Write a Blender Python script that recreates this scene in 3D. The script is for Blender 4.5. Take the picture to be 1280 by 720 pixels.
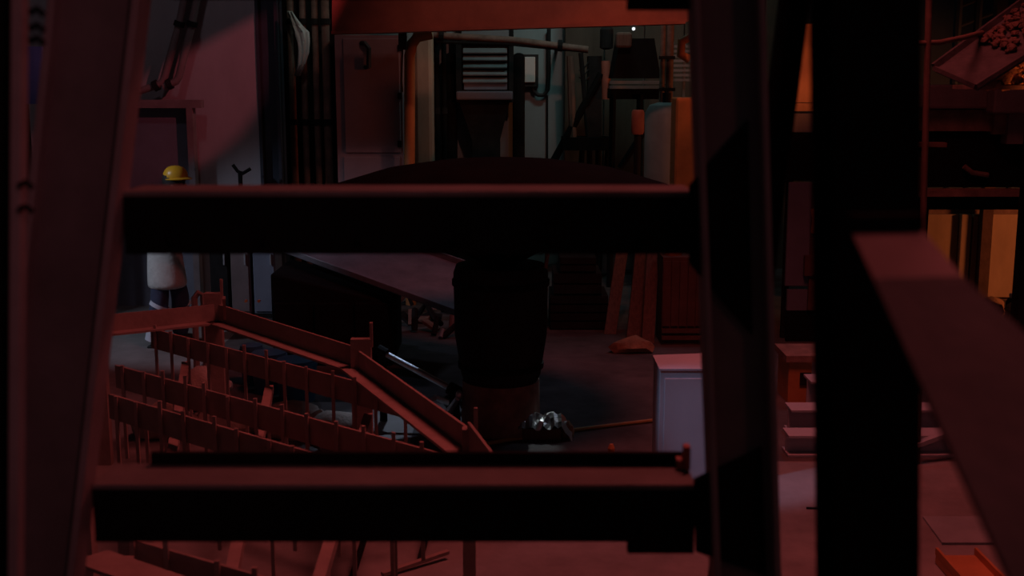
import bpy, bmesh, math, random
from mathutils import Vector, Matrix
random.seed(7)
for o in list(bpy.data.objects): bpy.data.objects.remove(o)
S = bpy.context.scene
C = S.collection
R = math.radians

# ------------------------------------------------------------------ camera
FPX, PITCH, CAMZ = 1500.0, R(10), 2.65
cam = bpy.data.objects.new('camera', bpy.data.cameras.new('camera')); C.objects.link(cam)
cam.location = (0, 0, CAMZ); cam.rotation_euler = (R(90) - PITCH, 0, 0)
cam.data.sensor_width = 36; cam.data.lens = 36 * FPX / 1280
cam.data.dof.use_dof = True; cam.data.dof.focus_distance = 11.5; cam.data.dof.aperture_fstop = 3.2
cam.data.clip_start = 0.05
S.camera = cam

# ------------------------------------------------------------------ world, lamps, exposure
S.view_settings.view_transform = 'Standard'; S.view_settings.look = 'None'
S.view_settings.exposure = 0; S.view_settings.gamma = 1
w = bpy.data.worlds.new('dark_hall'); S.world = w; w.use_nodes = True
w.node_tree.nodes['Background'].inputs[0].default_value = (0.85, 0.8, 0.9, 1)
w.node_tree.nodes['Background'].inputs[1].default_value = 0.012

def lamp(name, typ, loc, target, col, power, **k):
    d = bpy.data.lights.new(name, typ); d.color = col; d.energy = power
    for a, v in k.items(): setattr(d, a, v)
    o = bpy.data.objects.new(name, d); C.objects.link(o); o.location = loc
    if target is not None:
        o.rotation_euler = (Vector(target) - Vector(loc)).to_track_quat('-Z', 'Y').to_euler()
    return o
RED = (1, .16, .15); ORANGE = (1, .17, .03); TEAL = (.55, 1, .98); BLUE = (.36, .48, 1)
# red high bay lamp over the near floor and rack; two added fill spots
lamp('red_overhead_spot', 'SPOT', (1.5, 7.0, 7.2), (1.2, 6.3, 0), RED, 640, spot_size=R(112), spot_blend=.85, shadow_soft_size=1.0)
lamp('red_overhead_spot', 'SPOT', (3.4, 6.2, 7.0), (3.6, 8.6, 2.5), RED, 22, spot_size=R(40), spot_blend=.6, shadow_soft_size=.25)  # extra red spot added to light the tilted trough
lamp('stringer_fill', 'SPOT', (2.6, 2.6, 6.5), (.56, 1.4, 2.46), RED, 170, spot_size=R(6.2), spot_blend=.5, shadow_soft_size=.03)  # narrow unseen spot added to brighten the stringer's upper plate
# unseen dim red fills, added to lift the trestle legs and left post
lamp('front_red_fill', 'POINT', (3.0, .6, 4.2), None, (1, .26, .28), 11, shadow_soft_size=.2)
lamp('front_red_fill', 'SPOT', (1.0, -.9, 4.0), (-.95, 2.5, 2.3), (1, .32, .38), 30, spot_size=R(30), spot_blend=.8, shadow_soft_size=.2)
lamp('floor_fill', 'SPOT', (3.6, 12.2, 6.4), (.6, 9.6, 0), (.66, .76, 1), 75, spot_size=R(52), spot_blend=.8, shadow_soft_size=.4)  # unseen cool fill added to lift the dark centre floor
# unseen spot added for the left wall band (cutters built below) and a fill
FL = Vector((1.0, 9.5, 5.6))
lamp('wall_band_spot', 'SPOT', FL, (-4.5, 14.0, 2.9), (1, .16, .2), 310, spot_size=R(26), spot_blend=.3, shadow_soft_size=.012)
lamp('wall_fill', 'SPOT', (-3.2, 10.5, 6.4), (-4.0, 14.0, 2.9), (1, .8, .95), 26, spot_size=R(52), spot_blend=.6, shadow_soft_size=.2)  # faint fill added for the unlit parts of the wall
# unseen spot added to brighten the portal girder
lamp('girder_fill', 'SPOT', (1.2, 9.6, 5.9), (0.4, 13.0, 3.4), (1, .36, .28), 120, spot_size=R(62), spot_blend=.6, shadow_soft_size=.1)
# furnace mouth far right, out of frame, added slag spot, furnace glow
lamp('furnace_mouth_light', 'SPOT', (9.6, 11.6, 1.7), (6.4, 14.2, .7), (1, .27, .09), 400, spot_size=R(70), spot_blend=.5, shadow_soft_size=.3)
lamp('slag_fill', 'SPOT', (5.3, 6.3, 2.45), (3.95, 8.9, 2.62), (1, .22, .06), 300, spot_size=R(17), spot_blend=.6, shadow_soft_size=.1)  # unseen orange spot added to light the slag from front right
lamp('furnace_glow_light', 'SPOT', (6.5, 9.8, 3.7), (2.95, 12, 2.95), (1, .17, .06), 240, spot_size=R(15), spot_blend=.6, shadow_soft_size=.1)
lamp('furnace_glow_light', 'SPOT', (4.6, 10.6, 3.4), (2.0, 13.2, 1.9), (1, .18, .07), 44, spot_size=R(20), spot_blend=.8, shadow_soft_size=.15)
# cold lamp inside the lit bay at the back, blue lamps at the worker and by the box
lamp('bay_tube_lamp', 'AREA', (1.2, 14.4, 5.2), (0.2, 17.0, 3.0), TEAL, 15, shape='RECTANGLE', size=1.2, size_y=.2)
lamp('cloth_fill', 'SPOT', (-2.2, 13.6, 4.9), (-2.62, 14.7, 3.5), (.8, 1, .9), 9, spot_size=R(30), spot_blend=.5, shadow_soft_size=.05)  # narrow unseen spot added to brighten the hanging cloth
lamp('task_lamp', 'SPOT', (-6.0, 9.6, 3.4), (-3.4, 12.0, 0.95), (.7, .78, 1), 165, spot_size=R(46), spot_blend=.5, shadow_soft_size=.08)
lamp('side_task_lamp', 'SPOT', (-2.6, 5.2, 4.6), (1.02, 7.2, 0.68), (.42, .62, 1), 380, spot_size=R(8.5), spot_blend=.7, shadow_soft_size=.1)
lamp('chute_task_lamp', 'SPOT', (-2.4, 12.6, 4.8), (-1.3, 11.2, 1.2), (.5, .6, 1), 20, spot_size=R(40), spot_blend=.6, shadow_soft_size=.06)
lamp('glint_spot', 'SPOT', (.9, 11.4, 3.4), (.22, 8.5, .22), (.85, .98, 1), 190, spot_size=R(5.5), spot_blend=.8, shadow_soft_size=.04)  # unseen spot added to make the foil sparkle
lamp('glint_spot', 'SPOT', (-.9, 11.4, 4.4), (-.75, 9.0, .4), (.6, .75, 1), 260, spot_size=R(20), spot_blend=.8, shadow_soft_size=.04)  # unseen spot added to brighten the steel bar and clamp

# ------------------------------------------------------------------ pixel -> place helpers
sp, cp = math.sin(PITCH), math.cos(PITCH)
def ray(px, py):
    u, v = (px - 640) / FPX, (360 - py) / FPX
    return Vector((u, cp + v * sp, -sp + v * cp))
def P(px, py, Y):
    d = ray(px, py); return Vector((0, 0, CAMZ)) + d * (Y / d.y)
def Fz(px, py, z=0.0):
    d = ray(px, py); return Vector((0, 0, CAMZ)) + d * ((z - CAMZ) / d.z)

# ------------------------------------------------------------------ materials
def mat(name, col, rough=.7, metal=0.0, var=.35, scale=6.0, bump=.15, col2=None, stretch=(1, 1, 1), emit=None, spec=.5):
    m = bpy.data.materials.new(name); m.use_nodes = True
    nt = m.node_tree; n = nt.nodes; L = nt.links; b = n['Principled BSDF']
    b.inputs['Roughness'].default_value = rough; b.inputs['Metallic'].default_value = metal; b.inputs['Specular IOR Level'].default_value = spec
    tc = n.new('ShaderNodeTexCoord'); mp = n.new('ShaderNodeMapping'); mp.inputs['Scale'].default_value = stretch
    L.new(tc.outputs['Object'], mp.inputs[0])
    nz = n.new('ShaderNodeTexNoise'); nz.inputs['Scale'].default_value = scale; nz.inputs['Detail'].default_value = 6
    nz.inputs['Roughness'].default_value = .65; L.new(mp.outputs[0], nz.inputs['Vector'])
    cr = n.new('ShaderNodeValToRGB'); cr.color_ramp.elements[0].position = .32; cr.color_ramp.elements[1].position = .68
    c2 = col2 if col2 else tuple(c * (1 - var) for c in col)
    cr.color_ramp.elements[0].color = (*c2, 1); cr.color_ramp.elements[1].color = (*col, 1)
    L.new(nz.outputs['Fac'], cr.inputs[0]); L.new(cr.outputs[0], b.inputs['Base Color'])
    if bump:
        nb = n.new('ShaderNodeTexNoise'); nb.inputs['Scale'].default_value = scale * 5; nb.inputs['Detail'].default_value = 4
        L.new(mp.outputs[0], nb.inputs['Vector'])
        bp = n.new('ShaderNodeBump'); bp.inputs['Strength'].default_value = bump; bp.inputs['Distance'].default_value = .02
        L.new(nb.outputs['Fac'], bp.inputs['Height']); L.new(bp.outputs[0], b.inputs['Normal'])
    if emit:
        b.inputs['Emission Color'].default_value = (*emit[0], 1); b.inputs['Emission Strength'].default_value = emit[1]
    return m
M = dict(
    concrete=mat('concrete', (.30, .27, .26), .85, 0, .45, 1.6, .25),
    plaster=mat('plaster', (.42, .40, .42), .8, 0, .22, 1.3, .12, stretch=(1, 1, .45)),
    bluewall=mat('teal_plaster', (.40, .46, .46), .75, 0, .25, 1.4, .1, stretch=(1, 1, .3)),
    soot=mat('sooty_steel', (.028, .026, .026), .85, 0, .5, 5, .2, spec=.12),
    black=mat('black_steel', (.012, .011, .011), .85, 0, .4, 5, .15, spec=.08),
    litsteel=mat('lit_top_flange', (.22, .19, .18), .75, 0, .35, 4, .2),  # paler than the black web: light on the top put into the colour
    oxide=mat('red_oxide_paint', (.26, .19, .19), .6, 0, .35, 3.5, .12),
    edge=mat('lit_flange_paint', (.42, .30, .30), .6, 0, .3, 4, .12),  # paler copy of the oxide: light on the flanges put into the colour
    rust=mat('rusty_steel', (.30, .18, .14), .8, .1, .5, 7, .3),
    rack=mat('rack_oxide_paint', (.40, .29, .26), .65, 0, .3, 5, .15),
    redpaint=mat('red_painted_steel', (.5, .16, .11), .55, 0, .3, 3, .08),
    orange=mat('orange_painted_steel', (.6, .24, .08), .6, 0, .3, 4, .1),
    panel=mat('ochre_wall_panel', (.55, .36, .22), .7, 0, .3, 2.5, .1, stretch=(1, 1, .4)),
    cream=mat('cream_paint', (.45, .40, .30), .65, 0, .3, 4, .1, stretch=(1, 1, .3)),
    grey=mat('grey_painted_steel', (.30, .31, .32), .5, 0, .3, 3, .08),
    lilac=mat('pale_grey_sheet', (.50, .48, .52), .55, 0, .15, 2, .05),
    steel=mat('bright_steel', (.75, .77, .8), .5, 1, .25, 9, .1),
    foil=mat('crumpled_foil', (.8, .8, .8), .36, 1, .1, 9, .2),
    rubber=mat('black_rubber', (.015, .015, .015), .6, 0, .3, 5, .1),
    hose=mat('ochre_hose', (.5, .28, .08), .6, 0, .3, 8, .1),
    sack=mat('brown_sacking', (.55, .42, .36), .95, 0, .3, 9, .4),
    bluedrum=mat('blue_plastic', (.04, .14, .24), .45, 0, .2, 5, .05),
    chute=mat('worn_chute_steel', (.24, .24, .27), .5, .15, .4, 4, .15),
    slag=mat('orange_brown_slag', (.42, .22, .12), .9, 0, .6, 6, .6),
    navy=mat('navy_cotton', (.07, .08, .14), .9, 0, .3, 12, .3),
    jacket=mat('pale_work_jacket', (.75, .73, .68), .9, 0, .2, 8, .3),
    skin=mat('skin', (.45, .27, .2), .6, 0, .1, 20, .05),
    hair=mat('dark_hair', (.02, .015, .012), .7, 0, .3, 30, .2),
    helmet=mat('yellow_helmet_plastic', (.85, .45, .03), .35, 0, .05, 5, 0),
    reflect=mat('reflective_tape', (.8, .82, .9), .3, 0, .1, 12, .05),
    boot=mat('black_boot_leather', (.03, .028, .028), .5, 0, .3, 10, .2),
    white=mat('white_cloth', (.75, .74, .70), .9, 0, .15, 6, .25),
    wood=mat('brown_planks', (.20, .12, .09), .85, 0, .45, 6, .25, stretch=(6, 6, .6)),
    lampglass=mat('lit_lamp_glass', (.9, .9, .9), .3, 0, .05, 5, 0, emit=((.9, .95, 1), 1.2)),
    brightbox=mat('pale_enamel', (.72, .78, .76), .5, 0, .08, 5, .03),
    cab=mat('dull_red_enamel', (.30, .20, .22), .6, 0, .2, 2.5, .06),
    blueblack=mat('blue_black_paint', (.05, .06, .08), .7, 0, .3, 3, .1, spec=.2),
    leaf=mat('slate_door_paint', (.20, .20, .25), .7, 0, .25, 2, .08),
    darkrust=mat('dark_rust', (.15, .075, .055), .85, 0, .4, 6, .2),
    trough=mat('sooty_red_trough', (.095, .08, .082), .8, 0, .45, 7, .3, spec=.2),
    tar=mat('tarred_steel', (.006, .0055, .0055), .9, 0, .5, 3, .2, spec=.05),
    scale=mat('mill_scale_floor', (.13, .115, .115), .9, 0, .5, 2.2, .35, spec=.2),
    bluesheet=mat('blue_sheet_metal', (.12, .2, .55), .5, 0, .2, 4, .05),
    dim=mat('grimy_tan_board', (.10, .085, .065), .85, 0, .5, 3, .15, stretch=(1, 1, .3)),
    sky=mat('grey_blue_sheet', (.25, .28, .36), .6, 0, .3, 2, .08),
)

# ------------------------------------------------------------------ mesh helpers
class G:
    def __init__(s): s.v = []; s.f = []
    def add(s, v, f):
        o = len(s.v); s.v += [Vector(a) for a in v]; s.f += [tuple(i + o for i in q) for q in f]; return s
    def hexa(s, a, b):      # two quads (4 pts each)
        return s.add(list(a) + list(b), [(0, 3, 2, 1), (4, 5, 6, 7), (0, 1, 5, 4), (1, 2, 6, 5), (2, 3, 7, 6), (3, 0, 4, 7)])
    def box(s, lo, hi):
        x0, y0, z0 = lo; x1, y1, z1 = hi
        return s.hexa([(x0, y0, z0), (x1, y0, z0), (x1, y1, z0), (x0, y1, z0)], [(x0, y0, z1), (x1, y0, z1), (x1, y1, z1), (x0, y1, z1)])
    def bar(s, p0, p1, w, h, up=(0, 0, 1), off=(0, 0)):  # w across, h along up
        p0, p1 = Vector(p0), Vector(p1); d = (p1 - p0).normalized(); up = Vector(up)
        sd = d.cross(up).normalized(); u = sd.cross(d).normalized()
        p0 = p0 + sd * off[0] + u * off[1]; p1 = p1 + sd * off[0] + u * off[1]
        q = [(-w / 2, -h / 2), (w / 2, -h / 2), (w / 2, h / 2), (-w / 2, h / 2)]
        return s.hexa([p0 + sd * a + u * b for a, b in q], [p1 + sd * a + u * b for a, b in q])
    def tube(s, pts, r, n=8, cap=True):
        pts = [Vector(p) for p in pts]; rs = r if isinstance(r, (list, tuple)) else [r] * len(pts)
        t0 = (pts[1] - pts[0]).normalized(); ref = Vector((0, 0, 1)) if abs(t0.z) < .9 else Vector((1, 0, 0))
        nx = t0.cross(ref).normalized(); vs = []
        for i, p in enumerate(pts):
            t = (pts[min(i + 1, len(pts) - 1)] - pts[max(i - 1, 0)]).normalized()
            nx = (nx - t * nx.dot(t)).normalized(); ny = t.cross(nx)
            vs += [p + (nx * math.cos(a) + ny * math.sin(a)) * rs[i] for a in (2 * math.pi * k / n for k in range(n))]
        fs = [(i * n + k, i * n + (k + 1) % n, (i + 1) * n + (k + 1) % n, (i + 1) * n + k) for i in range(len(pts) - 1) for k in range(n)]
        if cap: fs += [tuple(range(n - 1, -1, -1)), tuple((len(pts) - 1) * n + k for k in range(n))]
        return s.add(vs, fs)
    def lathe(s, prof, c, n=24, axis=(0, 0, 1), sy=1.0):
        q = Vector((0, 0, 1)).rotation_difference(Vector(axis).normalized()); c = Vector(c)
        vs = [c + q @ Vector((r * math.cos(2 * math.pi * k / n), sy * r * math.sin(2 * math.pi * k / n), z)) for r, z in prof for k in range(n)]
        fs = [(i * n + k, i * n + (k + 1) % n, (i + 1) * n + (k + 1) % n, (i + 1) * n + k) for i in range(len(prof) - 1) for k in range(n)]
        fs += [tuple(range(n - 1, -1, -1)), tuple((len(prof) - 1) * n + k for k in range(n))]
        return s.add(vs, fs)
    def prism(s, poly, ext):
        n = len(poly); e = Vector(ext); a = [Vector(p) for p in poly]
        return s.add(a + [p + e for p in a], [tuple(range(n)), tuple(range(2 * n - 1, n - 1, -1))] + [(i, i + n, (i + 1) % n + n, (i + 1) % n) for i in range(n)])
    def blob(s, c, r, seed=0, amp=.2, sub=2, fr=1.7, flat=0):
        bm = bmesh.new(); bmesh.ops.create_icosphere(bm, subdivisions=sub, radius=1)
        rn = random.Random(seed); ph = [rn.uniform(0, 6) for _ in range(6)]
        for v in bm.verts:
            k = 1 + amp * (math.sin(fr * 2 * v.co.x + ph[0]) * math.sin(fr * 2 * v.co.y + ph[1]) + .6 * math.sin(fr * 4 * v.co.z + ph[2]) * math.sin(fr * 3 * v.co.x + ph[3]))
            p = v.co * k
            if flat and p.z < -flat: p.z = -flat
            v.co = Vector((p.x * r[0], p.y * r[1], p.z * r[2]))
        bm.verts.index_update(); bm.verts.ensure_lookup_table()
        s.add([v.co + Vector(c) for v in bm.verts], [tuple(v.index for v in f.verts) for f in bm.faces]); bm.free(); return s
    def build(s, name, m, parent=None, smooth=False, bevel=0, kind=None, label=None):
        root = parent
        while root is not None and root.parent is not None: root = root.parent
        if root is None:
            xs = [v.x for v in s.v]; ys = [v.y for v in s.v]; zs = [v.z for v in s.v]
            o0 = Vector(((min(xs) + max(xs)) / 2, (min(ys) + max(ys)) / 2, min(zs)))
        else: o0 = root.location
        me = bpy.data.meshes.new(name); me.from_pydata([v - o0 for v in s.v], [], s.f); me.update()
        bm = bmesh.new(); bm.from_mesh(me); bmesh.ops.recalc_face_normals(bm, faces=bm.faces); bm.to_mesh(me); bm.free()
        if smooth:
            for p in me.polygons: p.use_smooth = True
            me.set_sharp_from_angle(angle=R(40))
        me.materials.append(M[m]); o = bpy.data.objects.new(name, me); C.objects.link(o)
        if parent is not None: o.parent = parent
        else: o.location = o0
        if bevel:
            b = o.modifiers.new('bevel', 'BEVEL'); b.width = bevel; b.segments = 2; b.limit_method = 'ANGLE'
        if kind: o['kind'] = kind
        if label: o['label'] = label
        return o
def tag(o, label, cat, group=None):
    o['label'] = label; o['category'] = cat
    if group: o['group'] = group
    return o
def thing(name, label, cat, loc, group=None):
    o = bpy.data.objects.new(name, None); o.empty_display_size = .1; C.objects.link(o); o.location = loc
    return tag(o, label, cat, group)
def pbox(g, x0, y0, x1, y1, Y, dep):    # upright box whose front, at distance Y, spans these places in the view
    ym = (y0 + y1) / 2; xm = (x0 + x1) / 2
    a = P(x0, ym, Y).x; b = P(x1, ym, Y).x; t = P(xm, y0, Y).z; u = P(xm, y1, Y).z
    return g.box((a, Y, u), (b, Y + dep, t))
def hbeam(parent, name, p0, p1, b, h, t, up, mf, mw, name_f='flange'):
    """H section from p0 to p1 (axis through its middle); flanges at +-h/2 along up, b wide."""
    wob = G().bar(p0, p1, t, h - 2 * t, up).build(name, mw, parent)
    for k in (1, -1): G().bar(p0, p1, b, t, up, (0, k * (h - t) / 2)).build(name_f, mf, wob, bevel=.004)
    return wob

# ================================================================== SETTING
g = G(); g.box((-16, -3, -.2), (-2.9, 26, 0)); g.box((-2.9, -3, -.2), (-.75, 9.6, 0)); g.box((-.75, -3, -.2), (16, 8.05, 0)); g.build('floor', 'concrete', kind='structure')
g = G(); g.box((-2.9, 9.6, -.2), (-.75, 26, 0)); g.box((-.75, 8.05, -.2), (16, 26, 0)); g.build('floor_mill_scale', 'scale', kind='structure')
G().box((-16, 17.0, 0), (16, 17.3, 9)).build('wall_back', 'bluewall', kind='structure')
wl = P(-60, 200, 14.0).x; wr = P(325, 200, 14.0).x
G().box((-9, 14.0, 0), (wr, 14.35, 7)).build('wall_left', 'plaster', kind='structure')
G().box((-16, 25.8, 0), (16, 26, 9)).build('wall_far', 'soot', kind='structure')
G().box((P(985, 200, 16.6).x, 16.68, 0), (15.9, 16.95, 9)).build('rear_dark_sheet', 'blueblack', kind='structure')  # dark sheet added before the back wall to stand in for shade
G().box((-16, -3, 9), (16, 26, 9.2)).build('ceiling', 'soot', kind='structure')
# ochre wall of upright panels at the right, each panel its own piece
wr_o = G().box((P(1040, 330, 14.2).x, 14.2, 0), (9.5, 14.45, 1.16)); wro = wr_o.build('wall_right', 'rust', kind='structure')
for x0, x1, dy in ((1046, 1098, .03), (1102, 1150, .03), (1152, 1196, .05), (1199, 1212, .11), (1214, 1226, .07), (1230, 1279, .05), (1283, 1340, .05)):
    g = G(); pbox(g, x0, 268, x1, 372, 14.2 - dy, dy); g.build('panel', 'panel', wro, bevel=.01)
# dark column between wall and alcove
cx0, cx1 = wr + .005, P(352, 200, 13.98).x
t = thing('steel_column', 'dark blue-black building column at the right end of the pink wall', 'column', (cx0, 13.98, 0))
G().box((cx0, 14.1, 0), (cx1, 14.14, 7)).build('web', 'blueblack', t)
G().box((cx0, 13.98, 0), (cx0 + .035, 14.3, 7)).build('flange', 'blueblack', t); G().box((cx1 - .035, 13.98, 0), (cx1, 14.3, 7)).build('flange', 'blueblack', t)

T = thing('gobo', 'unseen black fixture with two plates added to cut the wall light', 'gobo', FL)  # unseen, added so its plates shape the diagonal light band on the wall
def wallp(x, y): return FL.lerp(P(x, y, 14.0), .13)
for ln, up in ((((100, 132), (380, -16)), Vector((0, 0, .55))), (((100, 290), (380, 142)), Vector((0, 0, -.6)))):
    a, b = wallp(*ln[0]), wallp(*ln[1]); d = (b - a) * .8
    G().prism([a - d, b + d, b + d + up, a - d + up], (.012, 0, 0)).build('cutter_plate', 'black', T)
for k in (-.16, .16): G().bar(FL + Vector((.05, k, .1)), FL + Vector((.05, k, 3.4)), .03, .03, (0, 1, 0)).build('hanger', 'black', T)
G().box((FL.x + .04, FL.y - .18, FL.z - .14), (FL.x + .2, FL.y + .18, FL.z + .14)).build('housing', 'black', T)
for k in (.3, -.3): G().bar(FL + Vector((.04, 0, .12 if k > 0 else -.12)), FL.lerp(P(240, 130, 14), .13) + Vector((0, 0, k)), .02, .02).build('plate_arm', 'black', T)

# ================================================================== FOREGROUND STEEL
Y0 = 2.5
T = thing('steel_trestle', 'dark red trestle with two leaning legs and heavy black crossbeams', 'steel frame', (P(500, 720, Y0).x, Y0, 0))
def legpts(xt, xb, Y):        # along the line through (xt, top) and (xb, bottom), carried on to the floor and up
    a, b = P(xt, 0, Y), P(xb, 720, Y); d = (b - a) / (a.z - b.z)
    return a - d * 1.2, b + d * b.z
# left leg: web plate with two flanges
a0, b0 = legpts(125, 47, Y0)
wbar = (P(182, 0, Y0).x - P(70, 0, Y0).x)
def leg(parent, p0, p1, width, dep, tf, face='oxide'):
    wob = G().bar(p0, p1, width - 2 * tf, .014, (0, 1, 0)).build('leg_web', face, parent)
    for k in (1, -1):
        G().bar(p0, p1, tf, dep, (0, 1, 0), (k * (width - tf) / 2, 0)).build('flange', 'edge', wob, bevel=.003)
    return wob
leg(T, a0, b0, wbar, .085, .016)
a1, b1 = legpts(907, 931, Y0)
leg(T, a1, b1, .145, .085, .014)
# crossbeams
def crossbeam(y_front, y_bot, xl, xr):
    z1 = P(500, y_front, Y0).z; z0 = P(500, y_bot, Y0).z; h = z1 - z0
    xa, xb = P(xl, y_front, Y0).x, P(xr, y_front, Y0).x
    o = G().box((xa, Y0 + .012, z0 + .012), (xb, Y0 + .024, z1 - .012)).build('crossbeam', 'black', T)
    G().box((xa, Y0, z1 - .012), (xb, Y0 + .15, z1)).build('top_flange', 'litsteel', o, bevel=.003)
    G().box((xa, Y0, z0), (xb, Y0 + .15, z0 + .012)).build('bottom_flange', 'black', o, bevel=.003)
    G().box((xa, Y0 + .004, z0 + .012), (xb, Y0 + .012, z1 - .012)).build('face_plate', 'black', o)
    for k in range(6):
        x = xa + (xb - xa) * (k + .5) / 6
        G().lathe([(.011, 0), (.011, .008), (.006, .012)], (x, Y0 + .004, z0 + .03), 6, (0, -1, 0)).build('bolt_head', 'black', o)
    return xa, xb, z0, z1, o
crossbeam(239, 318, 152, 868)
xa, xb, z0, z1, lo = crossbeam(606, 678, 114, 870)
G().box((P(165, 590, Y0).x, Y0 + .135, z1), (xb, Y0 + .15, z1 + .028)).build('edge_lip', 'black', lo)
for x_, y_ in ((849, 572), (858, 556)):
    p = P(x_, y_, Y0 + .12); G().box((p.x - .007, Y0 + .10, z1), (p.x + .007, Y0 + .13, p.z)).build('lug', 'redpaint', lo)
G().box((P(785, 680, Y0).x, Y0 + .004, P(800, 693, Y0).z), (xb, Y0 + .03, z0)).build('bracket_plate', 'black', lo)
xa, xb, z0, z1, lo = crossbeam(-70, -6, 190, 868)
G().box((P(785, 0, Y0).x, Y0 + .004, P(800, 12, Y0).z), (xb, Y0 + .03, z0)).build('bracket_plate', 'black', lo)
# gusset plates at the right leg
for pts in (((862, 232), (935, 150), (940, 420), (862, 330)), ((868, 600), (952, 560), (958, 720), (870, 690))):
    G().prism([P(x, y, Y0 - .016) for x, y in pts], (0, .012, 0)).build('gusset_plate', 'black', T)
# dark raking brace behind the right leg
t = thing('raking_brace', 'black raking brace beside the right trestle leg', 'brace', (P(990, 400, 2.8).x, 2.8, 0))
p0, p1 = P(1000, -60, 2.8), P(960, 260, 2.8); d = (p1 - p0) / (p0.z - p1.z)
hbeam(t, 'web', p0, p1 + d * p1.z, .07, .058, .008, (1, 0, 0), 'black', 'black')
# near left post
Yp = 1.9
t = thing('edge_post', 'narrow upright post with a red right flange at the left edge', 'post', (P(0, 400, Yp).x, Yp, 0))
pa, pb = legpts(25, 20, Yp)
G().bar(pa, pb, .017, .03, (0, 1, 0)).build('flange', 'edge', t, bevel=.002)
G().bar(pa + Vector((-.07, .05, 0)), pb + Vector((-.07, .05, 0)), .12, .01, (0, 1, 0)).build('web', 'black', t)
G().bar(pa + Vector((-.14, 0, 0)), pb + Vector((-.14, 0, 0)), .022, .10, (0, 1, 0)).build('flange', 'black', t)
for y in (16, 36, 52, 232, 262):
    p = P(38 if y < 100 else 24, y, Yp - .02)
    G().tube([p, p + Vector((.012, -.004, .006)), p + Vector((.022, -.003, -.004))], .005, 6).build('cable_clip', 'black', t)
# near right post
Yq = 1.75
t = thing('near_post', 'broad black upright post right of the trestle', 'post', (P(1085, 400, Yq).x, Yq, 0))
pa, pb = legpts(1080, 1083, Yq)
G().bar(pa, pb, .126, .012, (0, 1, 0), (0, -.055)).build('front_flange', 'black', t, bevel=.004)
G().bar(pa, pb, .012, .10, (0, 1, 0)).build('web', 'black', t)
G().bar(pa, pb, .126, .012, (0, 1, 0), (0, .055)).build('back_flange', 'black', t)
# sloping stair stringer, nearest of all
t = thing('stair_stringer', 'wide sloping steel stringer running down to the lower right corner', 'stringer', (P(1280, 720, 1.2).x, 1.2, 0))
e = Vector((.004, .012, -.004))
A, B_, Cc, D = P(1062, 285, 1.45), P(1150, 284, 1.45), P(1203, 345, 1.32), P(1092, 348, 1.32)
F_ = P(1268, 735, 1.12); E = F_ + (Cc - D) * 2.9
G().prism([A, D, Cc, B_], e).build('upper_plate', 'oxide', t)
G().prism([D, F_, E, Cc], e).build('lower_plate', 'oxide', t)
G().bar(A + Vector((-.002, 0, .006)), B_ + Vector((0, 0, .006)), .03, .022).build('end_cap', 'black', t, bevel=.003)
G().prism([A, D, D + Vector((.006, .04, -.004)), A + Vector((.006, .04, -.004))], (.006, 0, 0)).build('side_flange', 'black', t)
G().prism([D, F_, F_ + Vector((.006, .04, -.004)), D + Vector((.006, .04, -.004))], (.006, 0, 0)).build('side_flange', 'black', t)
ft = F_ + (F_ - D) * .2
G().prism([F_, E, E + (F_ - D) * 2.0, F_ + (F_ - D) * 2.0], e).build('lower_run', 'oxide', t)

# ================================================================== BACK BAY (centre top)
# red girder
Yg = 13.0
t = thing('portal_girder', 'bright red portal girder spanning the top of the back bay', 'girder', (P(640, 20, Yg).x, Yg, P(640, 40, Yg).z))
g = G(); g.prism([P(415, 41, Yg), P(415, -40, Yg), P(880, -40, Yg), P(880, 22, Yg), P(855, 28, Yg)], (0, .05, 0)); g.build('web', 'redpaint', t)
G().bar(P(415, 41, Yg - .06), P(856, 28, Yg - .06), .30, .03, off=(-.1, 0)).build('bottom_flange', 'redpaint', t)
# cabinet
Yc = 14.5
x0, x1 = P(420, 120, Yc).x, P(503, 120, Yc).x
t = thing('switch_cabinet', 'tall dull red cabinet with a black handle under the portal girder', 'cabinet', (x0, Yc, 0))
zt = P(460, 44, Yc).z
G().box((x0, Yc, .06), (x1, Yc + .6, zt)).build('body', 'cab', t)
d1 = G(); pbox(d1, 430, 48, 500, 191, Yc - .03, .028); dd = d1.build('door', 'cab', t, bevel=.008)
hx = P(458, 70, Yc - .08)
G().tube([P(452, 54, Yc - .03), P(456, 54, Yc - .1), P(461, 60, Yc - .1), P(461, 84, Yc - .1), P(457, 84, Yc - .03)], .028, 8).build('handle', 'rubber', dd)
d1 = G(); pbox(d1, 430, 196, 500, 250, Yc - .03, .028); d1.build('plinth_door', 'cab', t, bevel=.008)
for y in (60, 120, 180):
    d1 = G(); pbox(d1, 497, y - 4, 502, y + 4, Yc - .05, .03); d1.build('hinge', 'soot', t)
G().box((x0, Yc - .01, 0), (x1, Yc + .6, .06)).build('base', 'soot', t)
# orange bent post and lamp switch
t = thing('bent_post', 'orange bent pipe post beside the red cabinet', 'post', (P(513, 200, 13.9).x, 13.9, 0))
pts = [P(513, 330, 13.9)] + [P(512, y, 13.9) for y in (200, 150, 100, 70)] + [P(515, 55, 13.9), P(522, 46, 13.9), P(540, 42, 13.9)]
pts[0].z = 0
G().tube(pts, .062, 12).build('pipe', 'orange', t, smooth=True)
g = G(); pbox(g, 498, 40, 508, 62, 13.75, .1); g.build('switch_box', 'rubber', t)
G().tube([P(503, 62, 13.8), P(502, 100, 13.8), P(503, 115, 13.8)], .012, 6).build('wire', 'rubber', t)
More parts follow.
